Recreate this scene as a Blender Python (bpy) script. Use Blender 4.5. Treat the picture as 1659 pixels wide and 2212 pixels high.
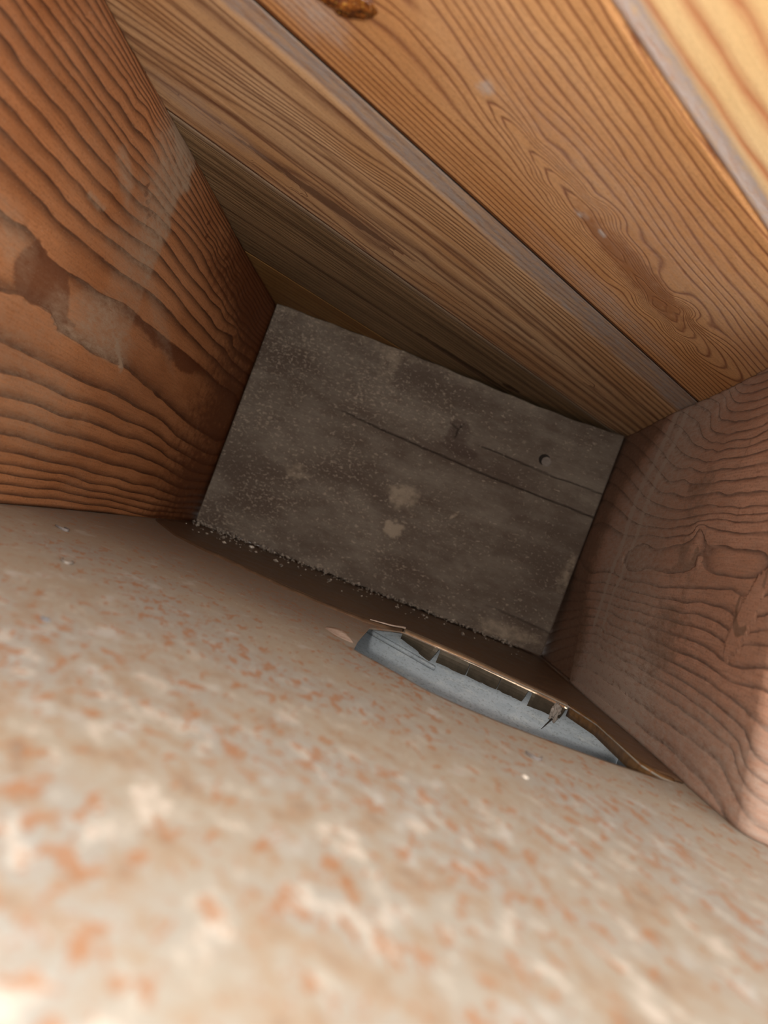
import bpy, bmesh, math, random
import numpy as np
from mathutils import Matrix, Vector, noise as mnoise

# ------------------------------------------------------------------ camera, world, lights, exposure
scene = bpy.context.scene
for o in list(bpy.data.objects):
    bpy.data.objects.remove(o, do_unlink=True)
COL = scene.collection
ZP = 0.30                    # height of the sheet-metal pan above the bottom of the duct boot
EYE = Vector((0, 0, ZP + 0.0592))

cam_data = bpy.data.cameras.new('camera')
cam = bpy.data.objects.new('camera', cam_data)
COL.objects.link(cam)
cam_data.sensor_fit = 'HORIZONTAL'
cam_data.sensor_width = 7.3
cam_data.lens = 7.3 * 1660.0 / 1659.0
cam_data.clip_start = 0.005
cam_data.clip_end = 20
cam_data.dof.use_dof = True
cam_data.dof.focus_distance = 0.5
cam_data.dof.aperture_fstop = 2.5
rot = Matrix(((0.93197, -0.36015, 0.04153), (0.02979, -0.0381, -0.99883), (0.36131, 0.93212, -0.02478)))
cam.matrix_world = Matrix.Translation(EYE) @ rot.to_4x4()
scene.camera = cam

world = bpy.data.worlds.new('room_light')
scene.world = world
world.use_nodes = True
wb = world.node_tree.nodes['Background']
wb.inputs[0].default_value = (1.0, 0.95, 0.9, 1)
wb.inputs[1].default_value = 1.4

lamp = bpy.data.lights.new('phone_flash', 'POINT')
lamp.energy = 2.15
lamp.shadow_soft_size = 0.006
lamp.color = (1.0, 0.93, 0.85)
lamp_o = bpy.data.objects.new('phone_flash', lamp)
COL.objects.link(lamp_o)
lamp_o.location = EYE + Vector((-0.030, -0.085, 0.004))

vs = scene.view_settings
vs.view_transform = 'Standard'
vs.look = 'None'
vs.gamma = 1.0
vs.use_curve_mapping = False
vs.exposure = 0.75

# ------------------------------------------------------------------ bay dimensions (metres, eye at x=0 y=0)
XL, XR = -0.2062, 0.1623     # inner faces of the two joists
ZD = ZP + 0.2339             # underside of the subfloor boards
YB = 0.7525                  # face of the end block
C44, S44 = math.cos(math.radians(44)), math.sin(math.radians(44))

# growth-ring lines on each face: (ring number, points in tenths of a millimetre on that face)
LEFT_RINGS = [
 (7,[(2667,1867),(2811,1868),(3025,1875),(3188,1880),(3349,1890),(3538,1889),(3751,1887),(4028,1895),(4290,1926),(4630,1934)]),
 (7,[(4892,1956),(5213,1960),(5530,1932),(5926,1914),(6352,1901),(6881,1911),(7512,1930)]),
 (6,[(2705,1792),(2799,1795),(2874,1783),(2991,1787),(3116,1787),(3213,1796),(3377,1791),(3558,1797),(3755,1808),(3929,1805),(4252,1825),(4483,1867)]),
 (6,[(4735,1887),(4986,1883),(5347,1862),(5726,1843),(6174,1834),(6687,1830),(7474,1875)]),
 (5,[(2767,1704),(2848,1703),(2959,1703),(3107,1710),(3242,1706),(3382,1700),(3553,1701),(3712,1703),(3854,1718),(4038,1724),(4297,1748)]),
 (5,[(4582,1790),(4912,1784),(5241,1773),(5591,1777),(6082,1792),(6675,1804),(7405,1812)]),
 (4,[(2828,1617),(2941,1624),(3054,1618),(3193,1611),(3329,1617),(3434,1611),(3555,1616),(3661,1610),(3794,1614),(3954,1621),(4149,1634),(4294,1649)]),
 (4,[(4626,1698),(4885,1692),(5193,1679),(5604,1674),(6105,1654),(6740,1663),(7400,1703)]),
 (3,[(2889,1531),(3001,1528),(3143,1528),(3260,1527),(3376,1521),(3520,1508),(3644,1514),(3779,1511),(3952,1524),(4171,1543),(4332,1555),(4572,1584),(4640,1592),(4914,1602),(5168,1595),(5505,1572),(6059,1564),(6622,1570),(7317,1566)]),
 (2,[(2959,1432),(3057,1431),(3182,1424),(3253,1422),(3333,1423),(3433,1405),(3590,1402),(3734,1411),(3906,1416),(4124,1425),(4282,1432),(4672,1470),(4896,1478),(5192,1472),(5657,1455),(6134,1440),(6655,1438),(7366,1452)]),
 (2,[(3432,763),(3555,764),(3758,766),(3989,769),(4214,765),(4533,775),(4884,782),(5249,778),(5832,760),(6468,699),(7275,682)]),
 (1,[(3071,1273),(3191,1267),(3290,1281),(3413,1265),(3536,1236),(3731,1234),(3899,1249),(4087,1252),(4330,1283),(4593,1305),(4796,1301),(5060,1302),(5353,1303),(5714,1317),(6388,1314),(7333,1324)]),
 (1,[(3288,967),(3449,1000),(3578,999),(3706,1012),(3858,956),(4080,948),(4295,940),(4497,948),(4752,963),(5008,955),(5457,918),(5811,894),(6576,843),(7340,820)]),
 (0.35,[(3166,1139),(3427,1110),(3758,1109),(4108,1093),(4482,1120),(5056,1120),(5831,1090),(7212,1062)]),
 (8,[(2738,1934),(2879,1931),(2977,1935),(3140,1937),(3242,1946),(3393,1949),(3532,1955),(3694,1958),(3827,1964),(4068,1973),(4226,1983)]),
 (9,[(2769,1971),(2874,1981),(2983,1978),(3085,1986),(3184,1986),(3319,1991),(3443,1992),(3571,1998),(3711,2002),(3865,2004),(4093,2019),(4253,2031)]),
 (9,[(5119,2055),(5428,2066),(5857,2057),(6259,2053),(6748,2031),(7283,2000)]),
 (10,[(2851,2034),(2958,2043),(3046,2049),(3147,2055),(3259,2058),(3381,2059),(3509,2062),(3662,2083),(3935,2096),(4094,2114)]),
 (11,[(2926,2092),(3023,2096),(3126,2106),(3244,2113),(3392,2127),(3525,2135),(3787,2149),(4102,2162)]),
 (11,[(5263,2117),(5622,2113),(6087,2105),(6629,2097),(7246,2080)]),
 (12,[(2982,2135),(3098,2148),(3201,2161),(3328,2172),(3473,2188),(3661,2201),(3923,2219),(4155,2220)]),
 (13,[(3032,2173),(3150,2180),(3254,2195),(3401,2215),(3559,2227),(3727,2231),(3960,2239),(4146,2243)]),
 (14,[(3139,2255),(3267,2258),(3418,2267),(3563,2271),(3752,2265),(3957,2269),(4234,2268)]),
 (14,[(5675,2259),(6185,2252),(6794,2244),(7290,2228)]),
 (3,[(3522,636),(3678,651),(3842,657),(4030,659),(4292,652),(4610,669),(4981,660),(5516,665),(6068,619),(6698,586),(7282,568)]),
 (4,[(3595,531),(3784,544),(3970,549),(4207,543),(4504,560),(4959,558),(5469,571),(5976,548),(6601,497),(7254,480)]),
 (5,[(3660,440),(3910,452),(4255,442),(4620,452),(5069,445),(5591,456),(6295,427),(7183,389)]),
 (6,[(3720,355),(3917,366),(4201,357),(4542,360),(4964,356),(5554,353),(6218,338),(7193,310)]),
 (7,[(3778,273),(3956,275),(4220,270),(4577,274),(5008,259),(5666,246),(6526,232),(7124,221)]),
 (8,[(3827,204),(4109,209),(4444,210),(4959,190),(5586,184),(6420,163),(7034,152)]),
 (9,[(3857,161),(4227,157),(4480,167),(4933,146),(5414,141),(5944,124),(6885,99)]),
 (10,[(3898,103),(4350,104),(4719,106),(5404,97),(6728,62)]),
 (11,[(3934,52),(4393,50),(4980,44),(5738,34),(6985,17)]),
]
RIGHT_RINGS = [
 (1,[(5883,990),(5429,1008),(5072,1002),(4818,1007),(4607,1031),(4574,1120)]),
 (1,[(5813,1208),(5482,1184),(5112,1186),(4883,1204),(4775,1231),(4715,1303)]),
 (1,[(4556,1240),(4289,1206),(4122,1185),(3922,1182),(3793,1171),(3705,1144)]),
 (0.4,[(5570,1094),(5080,1096),(4777,1128)]),
 (0.4,[(4198,1099),(3953,1081)]),
 (2,[(6865,911),(5945,919),(5409,908),(5020,902),(4612,920),(4213,946),(3988,956)]),
 (3,[(6780,820),(5846,842),(5321,832),(4889,830),(4528,833),(4130,852),(3947,846),(3848,826)]),
 (4,[(6738,758),(5907,770),(5157,769),(4708,779),(4369,789),(4106,784),(3929,766),(3777,741),(3660,749)]),
 (5,[(6680,685),(5815,700),(5211,711),(4765,713),(4411,715),(4100,715),(3903,695),(3759,681),(3599,709)]),
 (6,[(6637,612),(5725,631),(5122,635),(4688,641),(4341,643),(4064,634),(3824,604),(3652,591),(3514,602)]),
 (7,[(6580,542),(5878,570),(5159,562),(4733,563),(4365,557),(4052,559),(3819,540),(3642,524),(3487,532),(3334,544)]),
 (8,[(6508,463),(5877,481),(5318,481),(4842,493),(4411,491),(4119,486),(3889,483),(3668,461),(3460,446),(3349,427)]),
 (9,[(6513,400),(5908,443),(5321,430),(4860,435),(4534,428),(4190,425),(3912,410),(3676,397),(3475,377),(3328,351),(3297,328)]),
 (10,[(6501,327),(5912,386),(5394,378),(4935,376),(4521,370),(4170,363),(3913,351),(3671,336),(3450,312),(3327,282),(3288,250)]),
 (11,[(6415,242),(5897,288),(5423,291),(4901,298),(4435,291),(4093,287),(3795,284),(3564,268),(3366,246),(3216,167)]),
 (12,[(5348,182),(4844,177),(4430,175),(3988,183),(3701,182),(3481,173),(3247,96)]),
 (13,[(4573,72),(4091,79),(3678,60),(3379,29)]),
 (2,[(5888,1271),(5138,1255),(4944,1266),(4777,1289)]),
 (2,[(4575,1316),(4362,1292),(4061,1276),(3806,1280)]),
 (3,[(5567,1336),(5105,1327),(4826,1342),(4695,1354)]),
 (3,[(4515,1363),(4338,1352),(4109,1337),(3851,1340)]),
 (4,[(5517,1402),(5155,1377),(4871,1390),(4648,1397)]),
 (5,[(5571,1500),(5231,1453),(5024,1450),(4845,1460),(4704,1459),(4484,1434),(4244,1420),(3911,1421)]),
 (6,[(5539,1602),(5294,1561),(5069,1540),(4824,1537),(4620,1538),(4325,1520),(4050,1511)]),
 (7,[(5582,1691),(5403,1689),(5190,1641),(4935,1617),(4742,1607),(4465,1601),(4037,1590)]),
 (8,[(5336,1776),(5102,1722),(4882,1700),(4712,1701),(4102,1678)]),
 (9,[(5342,1845),(5092,1789),(4881,1766),(4682,1761),(4160,1756)]),
 (10,[(5285,1920),(5033,1870),(4744,1835),(4211,1825)]),
 (11,[(5313,1995),(5079,1922),(4871,1886),(4697,1884),(4257,1886)]),
 (12,[(5320,2130),(5233,2051),(5043,1985),(4835,1944),(4632,1931),(4376,1919)]),
 (13,[(5243,2215),(5177,2139),(4946,2059),(4726,2015),(4423,2004)]),
 (14,[(5192,2262),(5079,2173),(4879,2104),(4698,2077),(4416,2062)]),
 (15,[(5107,2268),(4998,2206),(4811,2154),(4586,2124)]),
 (16,[(5057,2303),(4803,2217),(4572,2192)]),
 (17,[(5008,2337),(4615,2249)]),
]
BOARD2_RINGS = [
 (19,[(1570,1690),(1687,1702),(1830,1710),(1985,1712),(2153,1715),(2321,1708),(2572,1704)]),
 (18,[(1541,1735),(1680,1740),(1793,1742),(1911,1743),(2099,1743),(2286,1750),(2478,1750),(2738,1743),(2879,1739)]),
 (17,[(1522,1786),(1644,1789),(1753,1801),(1871,1803),(1991,1798),(2171,1808),(2347,1808),(2554,1814),(2806,1801)]),
 (16,[(1504,1834),(1620,1840),(1732,1839),(1873,1844),(2024,1845),(2203,1853),(2429,1866),(2679,1870),(2866,1870)]),
 (15,[(1492,1882),(1603,1886),(1711,1883),(1871,1901),(2038,1912),(2190,1906),(2390,1920),(2587,1924),(2849,1927),(3015,1921),(3259,1920),(3570,1893)]),
 (14,[(1571,1939),(1652,1937),(1786,1938),(1906,1935),(2070,1948),(2277,1954),(2461,1956),(2687,1972),(2855,1985)]),
 (13,[(1646,1993),(1736,1983),(1859,1992),(2017,1991),(2187,1998),(2400,2021),(2593,2024),(2837,2044),(3096,2058),(3341,2058),(3687,2052),(3993,2046)]),
 (12,[(1716,2044),(1858,2048),(2010,2052),(2174,2054),(2344,2056),(2567,2058),(2810,2079)]),
 (11,[(1796,2101),(1938,2102),(2076,2094),(2238,2093),(2458,2086),(2782,2121),(3027,2136),(3341,2132),(3692,2129),(4270,2161)]),
 (10,[(1874,2158),(2039,2137),(2240,2128),(2472,2128),(2801,2167)]),
 (9,[(1943,2208),(2123,2193),(2347,2194),(2600,2201),(2832,2220),(3100,2246),(3461,2263),(3874,2284),(4408,2253)]),
 (8,[(2032,2272),(2213,2254),(2460,2264),(2813,2292)]),
 (7,[(2111,2329),(2304,2314),(2550,2319),(2833,2334),(3222,2388),(3496,2404),(3744,2393),(4106,2339)]),
 (5,[(2708,2536),(2493,2516),(2278,2484),(2073,2448),(1919,2419),(1847,2393),(1890,2365),(1946,2350),(2161,2360)]),
 (4,[(2585,2537),(2360,2504),(2124,2440),(2022,2424),(1940,2397),(2008,2367),(2103,2363),(2221,2357),(2420,2348)]),
 (4,[(4219,2566),(4257,2509)]),
 (3,[(2775,2538),(2565,2507),(2417,2495),(2264,2450),(2172,2414),(2236,2383),(2341,2372),(2441,2354),(2636,2329)]),
 (3,[(3710,2394),(3946,2460),(4028,2515),(3960,2586)]),
 (2,[(2650,2499),(2533,2486),(2411,2467),(2320,2430),(2360,2385),(2437,2375),(2632,2364)]),
 (2,[(3610,2400),(3747,2431),(3897,2511),(3864,2558),(3670,2577)]),
 (1,[(2642,2469),(2560,2456),(2491,2434),(2524,2392),(2606,2380)]),
 (1,[(3546,2445),(3681,2477),(3756,2549),(3584,2578)]),
 (0.5,[(2781,2435),(3044,2454),(3336,2475)]),
 (7,[(1295,2460),(1381,2435),(1508,2446),(1640,2455),(1799,2482),(1998,2523),(2184,2535),(2461,2576)]),
 (9.4,[(900,2687),(1300,2688),(1700,2692),(2100,2690),(2500,2687),(2900,2690),(3300,2692),(3700,2688),(4100,2687),(4500,2691),(4900,2691),(5300,2687)]),
 (11.9,[(900,2787),(1300,2788),(1700,2792),(2100,2790),(2500,2787),(2900,2790),(3300,2792),(3700,2788),(4100,2787),(4500,2791),(4900,2791),(5300,2787)]),
 (14.6,[(900,2887),(1300,2888),(1700,2892),(2100,2890),(2500,2887),(2900,2890),(3300,2892),(3700,2888),(4100,2887),(4500,2891),(4900,2891),(5300,2887)]),
 (17.3,[(900,2982),(1300,2983),(1700,2987),(2100,2985),(2500,2982),(2900,2985),(3300,2987),(3700,2983),(4100,2982),(4500,2986),(4900,2986),(5300,2982)]),
 (5.45,[(900,2440),(1150,2410),(1350,2385),(1550,2360)]),
 (7.2,[(2600,2600),(2900,2600),(3200,2600),(3500,2600),(3800,2600),(4100,2600)]),
]
BOARD1_RINGS = [
 (4,[(1331,4009),(1475,3976),(1655,3958),(1850,3936),(2048,3931),(2259,3922),(2497,3932),(2722,3910),(2898,3878),(3207,3909),(3668,3867),(4269,3883),(5070,3919)]),
 (5,[(1375,3858),(1496,3813),(1651,3780),(1826,3762),(2016,3752),(2230,3751),(2445,3740),(2739,3718),(3181,3711),(3660,3688)]),
 (6,[(1402,3761),(1537,3740),(1693,3705),(1876,3698),(2058,3670),(2259,3657),(2640,3617),(3039,3586),(3621,3575)]),
 (7,[(1422,3691),(1607,3644),(1809,3607),(2027,3568),(2265,3539),(2520,3497),(2908,3470)]),
 (9,[(1449,3598),(1675,3549),(1939,3521),(2198,3465),(2446,3422),(2834,3404),(3275,3388)]),
 (11,[(1470,3526),(1805,3476),(2076,3445),(2398,3374),(2763,3341),(3424,3311),(4457,3297)]),
 (14,[(1070,3263),(1359,3254),(1791,3230),(2359,3224),(3277,3204)]),
 (1,[(1428,4333),(1605,4323),(1806,4332),(1959,4333),(2191,4359),(2427,4367),(2665,4353),(2901,4401),(3191,4413),(3417,4401),(3922,4369),(4559,4388)]),
 (2,[(1839,4256),(2045,4282),(2346,4290),(2702,4331),(3101,4327),(3472,4303)]),
 (3,[(1818,4144),(2081,4079),(2305,4037),(2617,4034),(2928,4046)]),
]
BOARD3_RINGS = [
 (1,[(1575,1647),(1687,1632),(1817,1626),(1967,1625),(2130,1622),(2291,1614),(2558,1615),(2766,1604)]),
 (2,[(1611,1552),(1711,1548),(1856,1547),(1994,1536),(2161,1534),(2335,1529),(2521,1516)]),
 (3,[(1652,1442),(1763,1434),(1907,1429),(2061,1423),(2216,1407)]),
 (4,[(1702,1311),(1789,1297),(1924,1302)]),
]
STROKES = {
 'RJ_HOOK': [(3862,942),(3840,856),(3805,795),(3739,753),(3680,774)],
 'RJ_CRESCENT': [(4614,1163),(4600,1102),(4654,1056),(4715,1048)],
 'RJ_SIDE': [(3664,1071),(3653,999)],
 'RJ_S1': [(6137,2338),(6160,2152),(6217,1900),(6321,1684),(6323,1461),(6256,1194),(6283,994),(6292,937),(6260,755),(6222,508)],
 'RJ_S2': [(5907,2250),(5888,2110),(5959,1887),(6027,1635),(6021,1477),(5970,1291),(5987,1104),(5975,933),(6021,796),(5953,505)],
 'RJ_SD': [(6047,2341),(6064,2090)],
 'RJ_RED': [(4426,1856),(4438,1758),(4456,1675)],
 'LJ_CRACK': [(3589,1015),(3699,1020),(3779,1020),(3936,1023),(3993,1022)],
 'LJ_TEAR': [(4540,1061),(4634,1011),(4733,958)],
 'LJ_PALE': [(3658,1614),(3785,1612),(3834,1623)],
 'LJ_WEB': [(3279,1252),(3363,1390),(3319,1336)],
 'B2_FORK': [(1557,2382),(1635,2379),(1665,2368),(1714,2336)],
 'BL_ORANGE': [(-2085,1479),(-2020,1439)],
}

# ------------------------------------------------------------------ helpers
def fit_rings(rings, ka, kb, smooth=1e-3):
    """thin-plate spline of ring number over a face; ka, kb scale the two face axes"""
    P, V = [], []
    for k, pts in rings:
        for (a, b) in pts:
            P.append((a * 1e-4 * ka, b * 1e-4 * kb)); V.append(k)
    P = np.array(P); V = np.array(V, float)
    n = len(P)
    def ker(r2):
        return 0.5 * r2 * np.log(r2 + 1e-12)
    d2 = ((P[:, None] - P[None]) ** 2).sum(2)
    A = np.zeros((n + 3, n + 3))
    A[:n, :n] = ker(d2) + smooth * np.eye(n)
    A[:n, n] = 1; A[:n, n + 1:] = P
    A[n, :n] = 1; A[n + 1:, :n] = P.T
    w = np.linalg.solve(A, np.concatenate([V, np.zeros(3)]))
    def ev(a, b):
        q = np.stack([np.ravel(a) * ka, np.ravel(b) * kb], 1)
        r = np.zeros(len(q))
        for i in range(0, len(q), 4000):
            c = q[i:i + 4000]
            r[i:i + 4000] = ker(((c[:, None] - P[None]) ** 2).sum(2)) @ w[:n] + w[n] + c @ w[n + 1:]
        return r.reshape(np.shape(a))
    return ev

def sst(e0, e1, x):
    t = np.clip((x - e0) / (e1 - e0), 0, 1)
    return t * t * (3 - 2 * t)

def vnoise(x, y, seed=0):
    """smooth value noise, 0..1"""
    xi, yi = np.floor(x).astype(np.int64), np.floor(y).astype(np.int64)
    fx, fy = x - xi, y - yi
    fx = fx * fx * (3 - 2 * fx); fy = fy * fy * (3 - 2 * fy)
    def hsh(i, j):
        k = (i * 374761393 + j * 668265263 + seed * 974634777) & 0xFFFFFFFF
        k = ((k ^ (k >> 13)) * 1274126177) & 0xFFFFFFFF
        return ((k ^ (k >> 16)) & 0xFFFF) / 65535.0
    a = hsh(xi, yi) * (1 - fx) + hsh(xi + 1, yi) * fx
    c = hsh(xi, yi + 1) * (1 - fx) + hsh(xi + 1, yi + 1) * fx
    return a * (1 - fy) + c * fy

def fbm(x, y, seed=0, octs=4):
    t, w, s = 0, 0.5, 0
    for k in range(octs):
        t = t + w * vnoise(x * 2 ** k + 17.3 * k, y * 2 ** k - 9.1 * k, seed + k); s += w; w *= 0.5
    return t / s

SEED = [0]
def blob(a, b, ca, cb, ra, rb, ang=0.0, soft=0.5, wob=0.55):
    """soft irregular patch"""
    SEED[0] += 1
    c, s = math.cos(ang), math.sin(ang)
    u = ((a - ca) * c + (b - cb) * s) / ra
    v = (-(a - ca) * s + (b - cb) * c) / rb
    n1 = fbm(u * 1.6 + 40, v * 1.6 + 40, SEED[0]) - 0.5
    n2 = fbm(u * 1.6 + 90, v * 1.6 + 70, SEED[0] + 50) - 0.5
    u = u + n1 * 2 * wob; v = v + n2 * 2 * wob
    return 1 - sst(1 - soft, 1 + soft, np.sqrt(u * u + v * v))

def stroke(a, b, pts, w0, w1=None, soft=0.6):
    """line drawn along points given in tenths of a millimetre"""
    w1 = w0 if w1 is None else w1
    d = np.full(np.shape(a), 9.0)
    P = np.array(pts) * 1e-4
    m = len(P) - 1
    for i in range(m):
        p, q = P[i], P[i + 1]
        ab = q - p; t = np.clip(((a - p[0]) * ab[0] + (b - p[1]) * ab[1]) / (ab @ ab + 1e-12), 0, 1)
        dd = np.hypot(a - p[0] - t * ab[0], b - p[1] - t * ab[1])
        w = w0 + (w1 - w0) * (i + t) / m
        d = np.minimum(d, dd / w)
    return 1 - sst(1 - soft, 1 + soft, d)

def link(name, me, mat, parent=None):
    o = bpy.data.objects.new(name, me)
    COL.objects.link(o)
    if mat is not None:
        me.materials.append(mat)
    if parent is not None:
        o.parent = parent
    return o

def tag(o, label, cat, group=None):
    o['label'] = label; o['category'] = cat
    if group: o['group'] = group
    return o

def empty(name, loc=(0, 0, 0)):
    o = bpy.data.objects.new(name, None)
    COL.objects.link(o)
    o.location = loc
    o.empty_display_size = 0.02
    return o

def slab(name, a, b, pos, thick, mat, parent=None, attrs=None, origin=(0, 0, 0)):
    """closed board: fine grid on the seen face, plain sides and back. pos(A,B)->front (..,3), thick = offset vector to the back"""
    A, B = np.meshgrid(np.array(a), np.array(b), indexing='ij')
    na, nb = A.shape
    F = pos(A, B).reshape(-1, 3) - np.array(origin)
    idx = np.arange(na * nb).reshape(na, nb)
    q = np.stack([idx[:-1, :-1], idx[1:, :-1], idx[1:, 1:], idx[:-1, 1:]], -1).reshape(-1, 4)
    ring = np.concatenate([idx[:, 0], idx[-1, 1:], idx[-2::-1, -1], idx[0, -2:0:-1]])
    back = F[ring] + np.array(thick)
    nf = len(F); m = len(ring)
    bi = np.arange(nf, nf + m)
    faces = q.tolist()
    for i in range(m):
        j = (i + 1) % m
        faces.append([int(ring[j]), int(ring[i]), int(bi[i]), int(bi[j])])
    faces.append(bi.tolist()[::1])
    V = np.concatenate([F, back])
    me = bpy.data.meshes.new(name)
    me.from_pydata(V.tolist(), [], faces)
    # consistent outward normals
    bm = bmesh.new(); bm.from_mesh(me)
    bmesh.ops.recalc_face_normals(bm, faces=bm.faces)
    bm.to_mesh(me); bm.free()
    n = len(V)
    bc = np.zeros((n, 3))
    Ar, Br = A.ravel(), B.ravel()
    bc[:nf, 0] = Ar; bc[:nf, 1] = Br
    bc[nf:, 0] = Ar[ring]; bc[nf:, 1] = Br[ring]; bc[nf:, 2] = np.linalg.norm(thick)
    at = me.attributes.new('bc', 'FLOAT_VECTOR', 'POINT')
    at.data.foreach_set('vector', bc.ravel())
    for k, v in (attrs or {}).items():
        vv = np.zeros(n); v = np.asarray(v).ravel()
        vv[:nf] = v; vv[nf:] = v[ring]
        at = me.attributes.new(k, 'FLOAT', 'POINT')
        at.data.foreach_set('value', vv)
    me.polygons.foreach_set('use_smooth', [True] * (len(q)) + [False] * (len(me.polygons) - len(q)))
    o = link(name, me, mat, parent)
    if parent is None:
        o.location = origin
    return o

def mesh_from(name, verts, faces, mat, parent=None, smooth=False, origin=(0, 0, 0)):
    me = bpy.data.meshes.new(name)
    me.from_pydata([tuple(np.array(v) - np.array(origin)) for v in verts], [], faces)
    bm = bmesh.new(); bm.from_mesh(me)
    bmesh.ops.recalc_face_normals(bm, faces=bm.faces)
    bm.to_mesh(me); bm.free()
    if smooth:
        me.polygons.foreach_set('use_smooth', [True] * len(me.polygons))
    o = link(name, me, mat, parent)
    if parent is None: o.location = origin
    return o

def sheet(name, grid, t, mat, parent=None, smooth=True, origin=(0, 0, 0)):
    """thin metal sheet from an (n,m,3) grid of points, thickness t downwards along its normal"""
    G = np.array(grid, float); n, m, _ = G.shape
    du = np.gradient(G, axis=0); dv = np.gradient(G, axis=1)
    N = np.cross(du, dv); N /= (np.linalg.norm(N, axis=2, keepdims=True) + 1e-12)
    V = np.concatenate([G.reshape(-1, 3), (G - N * t).reshape(-1, 3)])
    idx = np.arange(n * m).reshape(n, m)
    q = np.stack([idx[:-1, :-1], idx[1:, :-1], idx[1:, 1:], idx[:-1, 1:]], -1).reshape(-1, 4)
    faces = q.tolist() + (q[:, ::-1] + n * m).tolist()
    ring = np.concatenate([idx[:, 0], idx[-1, 1:], idx[-2::-1, -1], idx[0, -2:0:-1]]).tolist()
    for i in range(len(ring)):
        a, b = ring[i], ring[(i + 1) % len(ring)]
        faces.append([b, a, a + n * m, b + n * m])
    return mesh_from(name, V, faces, mat, parent, smooth, origin)

# ------------------------------------------------------------------ node expression helper
class X:
    """a socket with arithmetic"""
    def __init__(self, nt, s): self.nt, self.s = nt, s
    def _m(self, op, *args, clamp=False):
        n = self.nt.nodes.new('ShaderNodeMath'); n.operation = op; n.use_clamp = clamp
        for i, a in enumerate((self,) + args):
            if isinstance(a, X): self.nt.links.new(a.s, n.inputs[i])
            else: n.inputs[i].default_value = a
        return X(self.nt, n.outputs[0])
    def __add__(self, o): return self._m('ADD', o)
    def __radd__(self, o): return self._m('ADD', o)
    def __sub__(self, o): return self._m('SUBTRACT', o)
    def __rsub__(self, o): return (self * -1.0) + o
    def __mul__(self, o): return self._m('MULTIPLY', o)
    def __rmul__(self, o): return self._m('MULTIPLY', o)
    def __truediv__(self, o): return self._m('DIVIDE', o)
    def frac(self): return self._m('FRACT')
    def abs(self): return self._m('ABSOLUTE')
    def pow(self, p): return self._m('POWER', p)
    def clamp(self): return self._m('ADD', 0.0, clamp=True)
    def max(self, o): return self._m('MAXIMUM', o)
    def min(self, o): return self._m('MINIMUM', o)
    def step(self, e0, e1, y0=0.0, y1=1.0):
        n = self.nt.nodes.new('ShaderNodeMapRange'); n.interpolation_type = 'SMOOTHSTEP'
        n.inputs[1].default_value = e0; n.inputs[2].default_value = e1
        n.inputs[3].default_value = y0; n.inputs[4].default_value = y1
        self.nt.links.new(self.s, n.inputs[0])
        return X(self.nt, n.outputs[0])

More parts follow.
